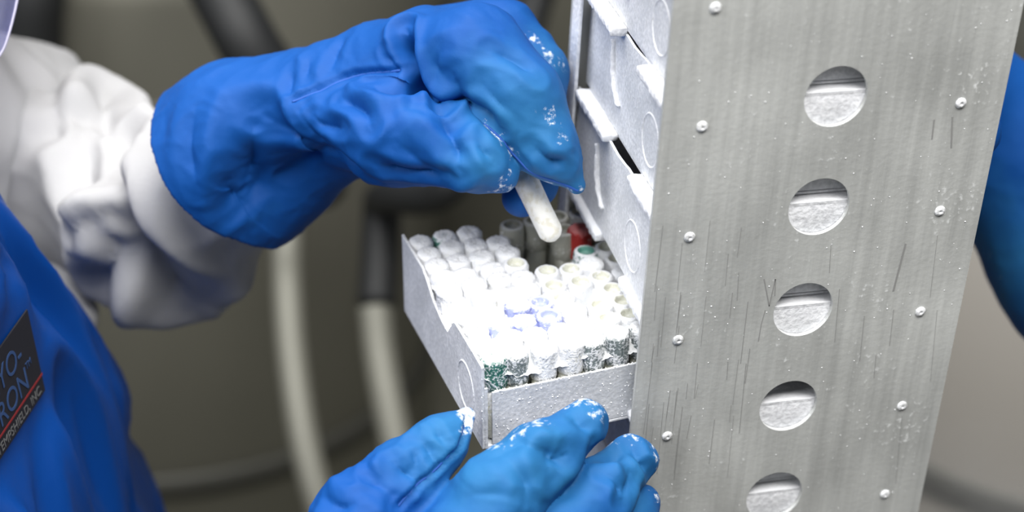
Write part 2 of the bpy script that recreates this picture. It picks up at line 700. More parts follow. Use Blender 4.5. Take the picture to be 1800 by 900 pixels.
# rivets
riv = lathe_mesh([(0.0028, 0.0), (0.0028, 0.0003), (0.0023, 0.0009), (0.0014, 0.0012), (0.0008, 0.0013), (0.0007, 0.0009)], 16)
riv.materials.append(M['rivet'])
riv.polygons.foreach_set('use_smooth', [True] * len(riv.polygons))
for k in range(-3, 8):
    for x, dz in ((0.0195, 0.0), (0.1466, 0.0026)):
        o = bpy.data.objects.new('rivet', riv)
        COL.objects.link(o)
        o.parent = rack
        o.matrix_parent_inverse = Matrix.Translation(-Vector(rack.location))
        o.location = (x, 0.0, ZO - PITCH * k + dz)
        o.rotation_euler = (math.pi / 2, random.uniform(0, 6), 0)
# scratches in the plate
bm = bmesh.new()


def plate_xy(px, py):
    """point of the plate's face (y = 0) behind a pixel"""
    d = P(px, py, 1.0) - CAM
    return CAM + d * (-CAM[1] / d[1])


def scratch(pts, w):
    q = [plate_xy(*a) for a in pts]
    for a, b in zip(q[:-1], q[1:]):
        t = np.array([b[0] - a[0], 0, b[2] - a[2]])
        t /= np.linalg.norm(t)
        s = np.array([-t[2], 0, t[0]]) * w / 2
        vs_ = []
        for y in (-0.00012, 0.00005):
            for p_ in (a - s, a + s, b + s, b - s):
                vs_.append(bm.verts.new((p_[0], y, p_[2])))
        for f in ((0, 1, 2, 3), (7, 6, 5, 4), (0, 4, 5, 1), (1, 5, 6, 2), (2, 6, 7, 3), (3, 7, 4, 0)):
            bm.faces.new([vs_[i] for i in f])


scratch([(1343, 490), (1352, 538)], 0.0005)
scratch([(1352, 538), (1363, 490)], 0.0005)
scratch([(1363, 490), (1362, 520)], 0.0004)
scratch([(1345, 545), (1338, 570), (1333, 600)], 0.0004)
scratch([(1592, 428), (1570, 512)], 0.0010)
scratch([(1674, 205), (1672, 260)], 0.0008)
scratch([(1642, 210), (1638, 245)], 0.0007)
r2 = random.Random(3)
for _ in range(46):
    x = r2.uniform(1135, 1330) if r2.random() < 0.75 else r2.uniform(1440, 1650)
    y = r2.uniform(380, 760)
    l = r2.uniform(25, 130)
    scratch([(x, y), (x - l * 0.115 + r2.uniform(-3, 3), y + l)], r2.uniform(0.00010, 0.00030))
sc_ = link('scratches', bm_mesh(bm), M['scratch'], rack, smooth=False)
sc_['label'] = 'thin dark scratches in the metal'
sc_['kind'] = 'stuff'

# ------------------------------------------------------------------ storage boxes
BS, BH, BF = 0.133, 0.0481, 0.0326
notch = [(0.0965, BH), (0.088, BH - 0.0035), (0.078, BH - 0.0095), (0.064, BH - 0.0125), (0.054, BH - 0.0130), (0.044, BH - 0.0010), (0.041, BH)]
wall_poly = [(0.0, 0.0), (BS, 0.0), (BS, BH)] + notch + [(0.0, BH)]


def disc_mesh():
    # shallow round thumb recess drawn as a rim ring standing a little proud
    bm = bmesh.new()
    n, R = 40, 0.0125
    rows = []
    for r, h in ((R + 0.0007, 0.0), (R + 0.0002, 0.0006), (R - 0.0003, 0.0006), (R - 0.0007, 0.0)):
        rows.append([bm.verts.new((-h, r * math.cos(2 * math.pi * k / n), r * math.sin(2 * math.pi * k / n) * 1.05)) for k in range(n)])
    for a, b in zip(rows[:-1], rows[1:]):
        for k in range(n):
            bm.faces.new((a[k], a[(k + 1) % n], b[(k + 1) % n], b[k]))
    return bm_mesh(bm)


me_end = prism_mesh(wall_poly, 'x', 0.0, 0.0014, 0.0003)
BH2 = 0.0556
me_end_full = prism_mesh([(0.0, 0.0), (BS, 0.0), (BS, BH2), (0.084, BH2), (0.078, BH2 - 0.0012), (0.060, BH2 - 0.002), (0.048, BH2 - 0.001), (0.042, BH2), (0.0, BH2)], 'x', 0.0, 0.0014, 0.0003)
me_long = box_mesh((0.0052, 0.0, 0.0018), (BS - 0.0014, 0.0013, BF), 0.0003)
me_corner = box_mesh((0.0014, 0.0, 0.0), (0.0030, 0.0012, BF + 0.003), 0.0002)
me_bot = box_mesh((0.0014, 0.0, 0.0), (BS - 0.0014, BS, 0.0014), 0.0003)
me_disc = disc_mesh()
me_ridge = None
for m_ in (me_end, me_end_full, me_long, me_bot, me_disc, me_corner):
    m_.materials.append(M['boxwall'])
me_disc.materials.clear()
me_disc.materials.append(M['rime'])


def ridge_mesh():
    # raised frosted edge of the finger tab below the notch
    pts = [(-0.0006, 0.0905, BH - 0.004), (-0.0008, 0.0880, BH - 0.012), (-0.0010, 0.0850, BH - 0.022), (-0.0010, 0.0800, BH - 0.029), (-0.0008, 0.0730, BH - 0.033)]
    return lumpy(tube_mesh(spline(pts, 26), [0.0016 - 0.0009 * abs(t - 0.4) for t in np.linspace(0, 1, 26)], 8), 0.0002, 200, 5)


me_ridge = ridge_mesh()
me_ridge.materials.append(M['rime'])
RB = Matrix.Identity(3)


def part(name, me, parent, loc=(0, 0, 0), rot=(0, 0, 0), smooth=False):
    if smooth:
        me.polygons.foreach_set('use_smooth', [True] * len(me.polygons))
    o = bpy.data.objects.new(name, me)
    COL.objects.link(o)
    o.parent = parent
    o.location = loc
    o.rotation_euler = rot
    return o


def storage_box(loc, rot3, label, ridge):
    b = empty('vial_box', loc)
    b.rotation_euler = rot3.to_euler()
    tag(b, label, 'box', 'vial boxes in the rack')
    e = part('end_wall', me_end_full if ridge else me_end, b)
    part('disc_rim', me_disc, e, (0.0001, 0.0245, 0.0215), smooth=True)
    if ridge:
        part('frost_ridge', me_ridge, e, smooth=True)['label'] = 'white ridge of frost'
    part('end_wall', me_end, b, (BS - 0.0014, 0, 0))
    part('long_wall', me_long, b)
    part('long_wall', me_long, b, (0, BS - 0.0013, 0))
    part('corner_tab', me_corner, b)
    part('bottom', me_bot, b)
    return b


for k in (2, 3, 4, 5, 7, 8):
    lab = {2: 'frosted white box at the top edge of the picture, highest in the rack',
           3: 'frosted white box in the rack, second from the top, level with the knuckles',
           4: 'frosted white box in the rack beside the pointed index fingertip',
           5: 'frosted white box in the rack directly above the pulled-out box',
           7: 'white box in the rack on the shelf just below the pulled-out box',
           8: 'white box in the rack behind the lowest gloved fingertips'}[k]
    storage_box((0.0080 if k != 5 else 0.0040, T_P + 0.0075, SHELF[k] + 0.0006), Matrix.Identity(3), lab, True)


def R3(y, r, t):
    return Matrix.Rotation(y, 3, 'Z') @ Matrix.Rotation(r, 3, 'Y') @ Matrix.Rotation(t, 3, 'X')


BOX_O = Vector((-0.0755, -0.0004 + 0.0006, -0.2278 + ZO))
BOX_R = R3(0.1028, -0.0411, -0.0197)
openbox = storage_box(BOX_O, BOX_R, 'open frosted box full of vials, pulled out of the rack and held from below', False)
BOX_M = Matrix.Translation(BOX_O) @ BOX_R.to_4x4()

# ------------------------------------------------------------------ vials
VH = 0.0458
body_me = lathe_mesh([(0.0012, 0.0), (0.0040, 0.0006), (0.0056, 0.0022), (0.0058, 0.005), (0.0058, 0.0335)], 24)


def cap_mesh(kind, mat, recess, hgt=0.0165):
    z0, z1 = VH - hgt, VH
    R = 0.0064
    if kind == 'ring':
        prof = [(R - 0.0003, z0), (R, z0 + 0.0006), (R, z0 + 0.005), (R, z1 - 0.0016), (R - 0.0002, z1 - 0.0006), (R - 0.0009, z1),
                (R - 0.0018, z1 + 0.0001), (R - 0.0024, z1 - 0.0005), (R - 0.0027, z1 - 0.0024), (R - 0.0034, z1 - 0.0029), (0.0012, z1 - 0.0028)]
        jit = 0.00013
    else:
        prof = [(R - 0.0003, z0), (R, z0 + 0.0006), (R, z0 + 0.005), (R + 0.0001, z1 - 0.0020), (R + 0.0002, z1 - 0.0008), (R - 0.0005, z1 + 0.0003),
                (R - 0.0018, z1 + 0.0009), (R - 0.0032, z1 + 0.0010), (R - 0.0045, z1 + 0.0008), (0.0007, z1 + 0.0009)]
        jit = 0.00030
    me = lathe_mesh(prof, 40, ribs=20, rib_rows=(1, 2, 3), rib_d=0.00035, jitter=jit)
    me.materials.append(mat)
    if kind == 'ring':
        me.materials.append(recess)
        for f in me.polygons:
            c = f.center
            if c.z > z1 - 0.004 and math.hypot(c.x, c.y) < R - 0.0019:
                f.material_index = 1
    return me


body_me.materials.append(M['vial'])
body_clear = body_me.copy()
body_clear.materials.clear()
body_clear.materials.append(simple('clear_vial_plastic', (0.40, 0.40, 0.34), 0.25, bump=0.3, bscale=400))
CAPS = {}
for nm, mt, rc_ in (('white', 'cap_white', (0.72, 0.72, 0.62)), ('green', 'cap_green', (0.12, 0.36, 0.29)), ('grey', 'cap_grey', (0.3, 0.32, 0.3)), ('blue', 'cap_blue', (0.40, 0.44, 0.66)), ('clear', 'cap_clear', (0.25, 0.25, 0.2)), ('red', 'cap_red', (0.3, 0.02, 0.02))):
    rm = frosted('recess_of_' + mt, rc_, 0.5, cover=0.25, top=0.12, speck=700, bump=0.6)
    CAPS[nm] = {'ring': [cap_mesh('ring', M[mt], rm) for _ in range(3)], 'heap': [cap_mesh('heap', M[mt], rm) for _ in range(3)]}

MISSING = {(0, 4), (5, 3), (3, 9), (4, 8), (5, 8), (4, 7), (5, 7), (4, 6), (5, 6), (6, 7)}
SPECIAL = {(0, 0): ('green', 'heap', 'green-capped frosty vial at the front left corner of the open box'),
           (1, 0): ('grey', 'heap', 'dark grey-green frosty vial second from left in the front row'),
           (2, 0): ('white', 'heap', 'cream-white frosty vial third from left in the front row'),
           (3, 0): ('white', 'heap', 'cream-white frosty vial fourth from left in the front row'),
           (4, 0): ('grey', 'heap', 'dark grey-green frosty vial fifth from left in the front row'),
           (5, 0): ('grey', 'heap', 'dark grey-green frosty vial in the front row nearest the rack plate'),
           (6, 0): ('grey', 'heap', 'frosty vial in the front row half hidden behind the rack plate'),
           (3, 3): ('blue', 'ring', 'lavender-blue ringed vial, the farther of the two blue ones'),
           (3, 2): ('blue', 'ring', 'lavender-blue ringed vial, the nearer of the two blue ones'),
           (1, 9): ('green', 'heap', 'frosty green-rimmed vial in the far left row beside the corner vial'),
           (6, 6): ('green', 'ring', 'green-ringed frosty vial beside the rack, next to the empty gap'),
           (4, 9): ('clear', 'ring', 'clear unfrosted vial in the far row behind the gap, left one'),
           (5, 9): ('clear', 'ring', 'clear unfrosted vial in the far row right behind the held vial'),
           (6, 9): ('clear', 'ring', 'clear unfrosted vial in the far row nearest the rack'),
           (6, 8): ('clear', 'ring', 'clear unfrosted vial beside the red-capped vial'),
           (2, 3): ('blue', 'heap', 'faintly bluish frosty vial left of the two lavender rings'),
           (1, 2): ('blue', 'heap', 'faintly bluish frosty vial near the left wall of the box'),
           (2, 2): ('blue', 'heap', 'faintly bluish frosty vial left of the nearer lavender ring')}


ORD = ('first', 'second', 'third', 'fourth', 'fifth', 'sixth', 'seventh', 'eighth', 'ninth', 'tenth')


def vial(i, j, kind, style, label, group, clear=False):
    v = bpy.data.objects.new('cryo_vial', None)
    v.empty_display_size = 0.005
    COL.objects.link(v)
    x, y = 0.0015 + 0.013 * (i + 0.5), 0.0015 + 0.013 * (j + 0.5)
    v.matrix_world = BOX_M @ Matrix.Translation((x + random.uniform(-3e-4, 3e-4), y + random.uniform(-3e-4, 3e-4), 0.0016)) @ \
        Matrix.Rotation(random.uniform(-0.03, 0.03), 4, 'X') @ Matrix.Rotation(random.uniform(-0.03, 0.03), 4, 'Y')
    tag(v, label, 'vial', group)
    part('tube', body_clear if clear else body_me, v, smooth=True)
    part('cap', random.choice(CAPS[kind][style]), v, (0, 0, random.uniform(-0.0006, 0.0008)), (0, 0, random.uniform(0, 6)), smooth=True)
    return v


for j in range(10):
    for i in range(9):
        if (i, j) in MISSING or (i, j) in ((7, 8), (7, 7)):
            continue
        if (i, j) in SPECIAL:
            kd, st, lab = SPECIAL[(i, j)]
            vial(i, j, kd, st, lab, 'vials in the open box', kd == 'clear')
        else:
            ring = (i >= 4 and random.random() < 0.85) or (i == 3 and random.random() < 0.4)
            where = 'in the %s row from the front, %s column from the left wall' % (ORD[j], ORD[i])
            if ring:
                vial(i, j, 'white', 'ring', 'white ring-topped vial ' + where, 'ring-topped white vials in the open box')
            else:
                vial(i, j, 'white', 'heap', 'white frost-heaped vial ' + where, 'frost-heaped white vials in the open box')
vial(6.45, 7.75, 'red', 'heap', 'red-capped vial in the open box beside the rack', 'vials in the open box', True)

# frost packed between the vials: a lumpy layer with wells where vials are missing
NF = 150
gx, gy = np.meshgrid(np.linspace(0.0016, 0.0905, NF), np.linspace(0.0022, BS - 0.0020, NF), indexing='ij')
fz = np.full(gx.shape, 0.0422)
pp = np.stack([gx.ravel(), gy.ravel(), np.zeros(gx.size)], 1)
fz = fz + 0.0011 * sines(pp, 90, 4).reshape(gx.shape) + 0.0006 * sines(pp, 260, 6).reshape(gx.shape)
fz -= 0.006 * np.clip(1 - gy / 0.010, 0, 1)
for (i, j) in MISSING | {(4, 9), (5, 9), (6, 9), (6, 8), (7, 8), (7, 7)}:
    cx, cy = 0.0015 + 0.013 * (i + 0.5), 0.0015 + 0.013 * (j + 0.5)
    rr = np.maximum(np.abs(gx - cx), np.abs(gy - cy))
    dep = 0.010 if (i, j) in ((0, 4), (5, 3)) else 0.036
    fz -= dep * np.clip((0.0082 - rr) / 0.0022, 0, 1)
fz = np.maximum(fz, 0.003)
fv = np.stack([gx, gy, fz], -1).reshape(-1, 3)
iq = np.arange(NF * NF).reshape(NF, NF)
me = np_mesh(fv, np.stack([iq[:-1, :-1], iq[1:, :-1], iq[1:, 1:], iq[:-1, 1:]], -1).reshape(-1, 4))
me.transform(BOX_M)
tag(link('packed_frost', me, M['snow']), 'white frost packed between the vials in the open box', 'frost', kind='stuff')

# ------------------------------------------------------------------ the held vial
held = empty('cryo_vial', P(966, 404, 0.926))
tag(held, 'cream frosted vial pinched in the upper blue glove above the box', 'vial')
a0, a1 = P(967, 404, 0.926), P(898, 262, 0.917)
ax_ = Vector(a1 - a0)
held.rotation_euler = ax_.to_track_quat('Z', 'X').to_euler()
R_H = 0.0063
hp = [(0.0004, -R_H)] + [(R_H * math.sin(t), -R_H * math.cos(t)) for t in np.linspace(0.15, math.pi / 2, 9)] + [(R_H, 0.012), (R_H + 0.00005, 0.024), (R_H - 0.0001, 0.036)]
me = lumpy(lathe_mesh(hp, 36), 0.00012, 220, 9)
me.materials.append(M['held'])
part('tube', me, held, smooth=True)
me = lathe_mesh([(0.0066, 0.036), (0.0068, 0.037), (0.0068, 0.048), (0.0062, 0.049), (0.0040, 0.049), (0.0036, 0.047), (0.001, 0.047)], 36, ribs=18, rib_rows=(1, 2), rib_d=0.0003)
me.materials.append(M['cap_white'])
part('cap', me, held, smooth=True)

# ------------------------------------------------------------------ gloves


def pc(px, py, rpx, d):
    return (P(px, py, d), rpx * d / F_PX)


def make_glove(name, fn, lo, hi, h, creases, frost, teal, mat, parent, seams=(), wrinkle=(0.0011, 26, 1), extra=None, outer=None, dents=()):
    v, q = surface_nets(fn, lo, hi, h)
    nrm = grad(outer or fn, v)
    disp = np.zeros(len(v))
    amp, fq, sd = wrinkle
    disp += amp * (crinkle(v, fq, sd) - 0.55) + 0.35 * amp * (crinkle(v, fq * 2.6, sd + 7) - 0.55)
    for (px, py, rad, dep) in dents:
        c = trace(fn, px, py)
        if c is not None:
            disp += dep * np.exp(-(np.linalg.norm(v - c, axis=1) / rad) ** 2)
    disp += 0.0009 * sines(v, 11, sd + 60)
    for c in creases:
        pts = [trace(fn, *a) if len(a) == 2 else P(*a) for a in c['px']]
        pts = [p_ for p_ in pts if p_ is not None]
        if len(pts) < 2:
            continue
        if len(pts) > 2:
            pts = list(spline(pts, 4 * len(pts)))
        dd = poly_dist(v, pts)
        wd = c['w']
        c = dict(c, d=c['d'] * 1.5)
        # taper towards both ends
        e0 = np.linalg.norm(v - pts[0], axis=1)
        e1 = np.linalg.norm(v - pts[-1], axis=1)
        tp = np.clip(np.minimum(e0, e1) / (2.2 * wd), 0.25, 1)
        disp += tp * (-c['d'] * 1.25 * np.exp(-dd / (0.8 * wd)) + c.get('r', 0.35) * c['d'] * np.exp(-((dd - 1.9 * wd) / (0.9 * wd)) ** 2))
    if extra is not None:
        disp += extra(v)
    v2 = v + nrm * disp[:, None]
    me_ = np_mesh(v2, q)
    tint = np.zeros((len(v), 4), np.float32)
    tint[:, 3] = 1
    for (c, rad, s) in frost:
        c = trace(fn, *c) if len(c) == 2 else P(*c)
        if c is None:
            continue
        tint[:, 0] = np.maximum(tint[:, 0], s * np.exp(-(np.linalg.norm(v - c, axis=1) / (1.25 * rad)) ** 2))
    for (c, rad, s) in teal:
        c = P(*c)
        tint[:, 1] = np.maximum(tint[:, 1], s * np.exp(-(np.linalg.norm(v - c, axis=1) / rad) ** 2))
    at = me_.color_attributes.new('tint', 'FLOAT_COLOR', 'POINT')
    at.data.foreach_set('color', tint.ravel())
    o = link(name, me_, mat, parent)
    for s in seams:
        pts = [trace(fn, *a) for a in s['px']]
        pts = [p_ for p_ in pts if p_ is not None]
        pts = spline(pts, 8 * len(pts))
        # sit on the finished cloth
        near = [np.argmin(((v - p_) ** 2).sum(1)) for p_ in pts]
        pts = np.array([v2[i] for i in near])
        k5 = np.ones(5) / 5
        pts = np.stack([np.convolve(np.pad(pts[:, i], 2, mode='edge'), k5, 'valid') for i in range(3)], 1)
        link('seam', tube_mesh(pts, s.get('r', 0.0007), 6), M['seam'], o)
    return o


PERSON = empty('person', (-0.47, 0.40, 0.0))
tag(PERSON, 'person in white lab coat and blue apron lifting a vial with blue gloved hands', 'person')

view_up = ROT[1]
# upper glove (hand pinching the vial)
rim_c = P(398, 300, 1.00)
ax_c = ROT.T @ np.array([-0.857 * 0.86, -0.514 * 0.86, 0.51])      # from the wrist out of the cuff
ax_c /= np.linalg.norm(ax_c)
up_chains = [
    dict(pts=[(rim_c + ax_c * 0.03, 0.0560), (rim_c - ax_c * 0.02, 0.0520), pc(596, 203, 128, 0.965), pc(690, 138, 104, 0.952), pc(755, 105, 86, 0.945)], k=0.02, k_in=0.006),
    # index finger
    dict(pts=[pc(745, 103, 88, 0.935), pc(838, 100, 86, 0.918), pc(912, 172, 70, 0.905), pc(967, 262, 48, 0.902), pc(1013, 325, 19, 0.905)], k=0.010, k_in=0.012),
    # middle and ring finger behind it
    dict(pts=[pc(760, 95, 84, 0.965), pc(876, 84, 74, 0.958), pc(940, 132, 54, 0.950), pc(952, 215, 42, 0.940), pc(935, 320, 34, 0.935), pc(915, 350, 24, 0.930)], k=0.005, k_in=0.012),
    dict(pts=[pc(740, 120, 80, 0.995), pc(850, 120, 66, 1.0), pc(905, 190, 50, 0.99), pc(900, 300, 38, 0.968)], k=0.006, k_in=0.012),
    # thumb
    dict(pts=[pc(575, 235, 100, 0.945), pc(680, 240, 82, 0.918), pc(765, 258, 58, 0.905), pc(835, 285, 47, 0.897), pc(884, 312, 26, 0.900)], k=0.006, k_in=0.014),
]
hand_up = chain_fn(up_chains)


def glove_up(p):
    d = hand_up(p)
    t = (p - rim_c) @ ax_c
    w = p - rim_c - t[:, None] * ax_c
    rr = np.sqrt((w * w).sum(1))
    inner = np.maximum(rr - (0.0475 + 0.08 * np.clip(t, -0.05, 0.0)), -(t + 0.045))   # hollow of the cuff
    d = np.maximum(d, -inner)
    return np.maximum(d, t)


cr_up = [
    dict(px=[(560, 70), (545, 100), (535, 140)], w=0.003, d=0.0014), dict(px=[(610, 60), (590, 90), (580, 130)], w=0.003, d=0.0012),
    dict(px=[(600, 170), (640, 195), (655, 225)], w=0.0035, d=0.0030), dict(px=[(545, 200), (560, 215), (600, 225)], w=0.0035, d=0.0022),
    dict(px=[(660, 290), (720, 305), (780, 315)], w=0.004, d=0.0026), dict(px=[(860, 90), (905, 105), (940, 135)], w=0.0035, d=0.0016),
    dict(px=[(785, 175), (815, 178), (850, 195), (880, 225)], w=0.0035, d=0.0026), dict(px=[(935, 255), (960, 280), (995, 300)], w=0.003, d=0.0018),
    dict(px=[(345, 190), (330, 260), (345, 330)], w=0.006, d=0.0018), dict(px=[(390, 300), (385, 360), (400, 410)], w=0.005, d=0.0024),
    dict(px=[(712, 50), (716, 90), (732, 130), (752, 165), (778, 190)], w=0.0042, d=0.0085),
    dict(px=[(680, 90), (700, 120), (716, 130)], w=0.0025, d=0.0020),
    dict(px=[(505, 178), (560, 152), (620, 132), (710, 124)], w=0.0017, d=0.0018, r=0.2),
    dict(px=[(650, 150), (690, 160), (745, 168)], w=0.005, d=0.0050), dict(px=[(740, 190), (775, 200), (800, 215)], w=0.005, d=0.0045),
    dict(px=[(520, 190), (540, 240), (575, 285), (640, 315)], w=0.005, d=0.0030),
    dict(px=[(460, 200), (500, 240), (540, 290), (600, 330)], w=0.007, d=0.0040),
    dict(px=[(440, 215), (430, 290), (425, 380)], w=0.010, d=0.0065),
    dict(px=[(770, 200), (800, 255), (805, 300)], w=0.005, d=0.0032),
    dict(px=[(700, 250), (760, 300), (800, 312)], w=0.004, d=0.0015),
    dict(px=[(835, 240), (850, 262), (870, 285)], w=0.003, d=0.0016),
    dict(px=[(800, 130), (812, 165), (805, 190)], w=0.004, d=0.0020),
    dict(px=[(850, 150), (880, 185), (905, 200)], w=0.004, d=0.0012),
    dict(px=[(960, 290), (985, 285), (1005, 282)], w=0.003, d=0.0014),
    dict(px=[(780, 90), (770, 115), (790, 140)], w=0.004, d=0.0014),
    dict(px=[(515, 120), (508, 150), (506, 178)], w=0.003, d=0.0012),
]
se_up = [dict(px=[(508, 178), (560, 153), (620, 133), (708, 124)], r=0.0008),
         dict(px=[(806, 200), (845, 214), (880, 245), (912, 282), (955, 312), (1000, 332), (1018, 338)], r=0.0007)]
fr_up = [((940, 70), 0.006, 0.45), ((962, 98), 0.006, 0.45), ((985, 70), 0.006, 0.4), ((990, 110), 0.008, 0.38),
         ((970, 205), 0.007, 0.38), ((955, 190), 0.005, 0.34), ((985, 240), 0.006, 0.36),
         ((850, 222), 0.005, 0.42), ((875, 245), 0.005, 0.42), ((900, 268), 0.005, 0.42), ((925, 295), 0.005, 0.36),
         ((960, 322), 0.004, 0.42), ((1000, 338), 0.004, 0.45), ((1022, 336), 0.004, 0.42),
         ((888, 320), 0.006, 0.42), ((870, 338), 0.005, 0.45), ((895, 335), 0.005, 0.45), ((896, 300), 0.004, 0.42)]
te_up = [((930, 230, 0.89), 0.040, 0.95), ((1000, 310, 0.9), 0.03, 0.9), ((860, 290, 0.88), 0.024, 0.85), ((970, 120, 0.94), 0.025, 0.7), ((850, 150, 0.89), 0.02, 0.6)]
pts_all = np.array([q for c in up_chains for (q, r) in c['pts']])
lo_, hi_ = pts_all.min(0) - 0.062, pts_all.max(0) + 0.062
g1 = make_glove('glove', glove_up, lo_, hi_, 0.0013, cr_up, fr_up, te_up, M['glove'], PERSON, se_up, wrinkle=(0.0009, 13, 3), outer=hand_up, dents=[(515, 350, 0.036, -0.021), (440, 390, 0.03, -0.012), (560, 300, 0.02, -0.006), (715, 85, 0.007, -0.006), (790, 60, 0.025, 0.003), (700, 215, 0.02, 0.004), (720, 160, 0.010, -0.005), (345, 330, 0.02, 0.004)])
g1['label'] = 'blue padded cryo glove pinching the vial'

# lower glove (hand under the box)
lw_chains = [
    dict(pts=[pc(430, 1330, 190, 0.87), pc(560, 1180, 155, 0.855), pc(740, 1060, 130, 0.845)], k=0.02, k_in=0.02),
    dict(pts=[pc(765, 1010, 100, 0.843), pc(866, 884, 68, 0.846), pc(950, 806, 58, 0.851), pc(1028, 742, 43, 0.866)], k=0.008, k_in=0.010),
    dict(pts=[pc(850, 1060, 95, 0.850), pc(985, 950, 70, 0.856), pc(1052, 868, 56, 0.866), pc(1110, 806, 43, 0.884)], k=0.003, k_in=0.010),
    dict(pts=[pc(940, 1100, 90, 0.858), pc(1050, 985, 58, 0.866), pc(1100, 925, 44, 0.880), pc(1126, 884, 35, 0.890)], k=0.003, k_in=0.010),
    dict(pts=[pc(560, 1100, 120, 0.845), pc(632, 920, 80, 0.850), pc(708, 838, 62, 0.856), pc(770, 780, 42, 0.862), pc(820, 732, 16, 0.868)], k=0.008, k_in=0.010),
]
glove_lw = chain_fn(lw_chains)
cr_lw = [
    dict(px=[(560, 870), (600, 890), (640, 880)], w=0.004, d=0.0024), dict(px=[(720, 780), (735, 810), (735, 835)], w=0.003, d=0.0018),
    dict(px=[(760, 750), (775, 770), (785, 790)], w=0.0025, d=0.0016), dict(px=[(900, 820), (920, 850), (915, 885)], w=0.004, d=0.0016),
    dict(px=[(1000, 720), (1020, 745), (1045, 760)], w=0.003, d=0.0012), dict(px=[(850, 830), (890, 800), (935, 775)], w=0.004, d=0.0012),
    dict(px=[(1060, 830), (1085, 850), (1090, 880)], w=0.003, d=0.0020),
    dict(px=[(825, 720), (815, 768), (790, 805), (745, 850), (700, 895)], w=0.0016, d=0.0020, r=0.2),
    dict(px=[(735, 765), (755, 790), (765, 815)], w=0.003, d=0.0022),
    dict(px=[(690, 810), (715, 830), (740, 845)], w=0.004, d=0.0028),
    dict(px=[(590, 830), (620, 850), (660, 850), (690, 870)], w=0.005, d=0.0028),
    dict(px=[(655, 780), (650, 810), (645, 835)], w=0.0025, d=0.0014),
    dict(px=[(1004, 800), (975, 812), (965, 800), (968, 830)], w=0.005, d=0.0034),
    dict(px=[(900, 770), (930, 785), (970, 790), (1000, 800)], w=0.004, d=0.0012),
    dict(px=[(1065, 700), (1066, 745), (1062, 760)], w=0.0022, d=0.0014),
    dict(px=[(1110, 780), (1125, 810), (1140, 830)], w=0.003, d=0.0024),
    dict(px=[(1040, 790), (1080, 800), (1100, 790)], w=0.004, d=0.0024),
    dict(px=[(1108, 830), (1105, 850), (1095, 880)], w=0.004, d=0.0030),
    dict(px=[(800, 880), (860, 870), (920, 880)], w=0.006, d=0.0012),
]
se_lw = [dict(px=[(820, 745), (812, 772), (788, 808), (745, 852), (702, 893)], r=0.0006)]
fr_lw = [((823, 722), 0.007, 0.62), ((826, 745), 0.006, 0.55), ((815, 760), 0.004, 0.45), ((1040, 702), 0.009, 0.46), ((1010, 704), 0.010, 0.46), ((975, 722), 0.009, 0.43), ((940, 742), 0.009, 0.42),
         ((910, 762), 0.008, 0.40), ((880, 788), 0.008, 0.38), ((1066, 715), 0.006, 0.45), ((1072, 740), 0.005, 0.48), ((1055, 725), 0.008, 0.38),
         ((1110, 765), 0.008, 0.43), ((1145, 780), 0.006, 0.46), ((1152, 805), 0.006, 0.46), ((1075, 780), 0.007, 0.36), ((1155, 870), 0.006, 0.42), ((1068, 806), 0.004, 0.36)]
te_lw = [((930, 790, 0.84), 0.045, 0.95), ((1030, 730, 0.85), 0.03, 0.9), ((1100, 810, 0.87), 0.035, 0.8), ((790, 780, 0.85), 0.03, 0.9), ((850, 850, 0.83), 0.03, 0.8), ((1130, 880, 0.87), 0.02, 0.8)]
pts_all = np.array([q for c in lw_chains for (q, r) in c['pts']])
lo_, hi_ = pts_all.min(0) - 0.055, pts_all.max(0) + 0.055
g2 = make_glove('glove', glove_lw, lo_, hi_, 0.0014, cr_lw, fr_lw, te_lw, M['glove'], PERSON, se_lw, wrinkle=(0.0010, 14, 8), dents=[(880, 850, 0.02, 0.003), (985, 815, 0.010, -0.004), (640, 840, 0.015, 0.003), (700, 820, 0.010, -0.003), (1085, 800, 0.008, -0.003)])
g2['label'] = 'blue padded cryo glove holding the open box from below'

# ------------------------------------------------------------------ the person: coat, apron, head
FW = np.array([0.924, -0.383, 0.0])                          # the way the wearer faces
LF = np.array([0.383, 0.924, 0.0])                           # towards the wearer's left
UP = np.array([0.0, 0.0, 1.0])


def rel(x, y, z):
    return np.array([x, y, z + ZO])


def soft_mesh(name, fn, lo, hi, h, mat, parent, disp_fn=None, creases=()):
    v, q = surface_nets(fn, lo, hi, h)
    nrm = grad(fn, v, 1e-3)
    d = np.zeros(len(v)) if disp_fn is None else disp_fn(v)
    for c in creases:
        pts = [trace(fn, *a) for a in c['px']]
        pts = [p_ for p_ in pts if p_ is not None]
        if len(pts) < 2:
            continue
        dd = poly_dist(v, list(spline(pts, 5 * len(pts))))
        d += -1.5 * c['d'] * np.exp(-dd / c['w']) + 0.7 * c['d'] * np.exp(-((dd - 2 * c['w']) / c['w']) ** 2)
    return link(name, np_mesh(v + nrm * d[:, None], q), mat, parent)


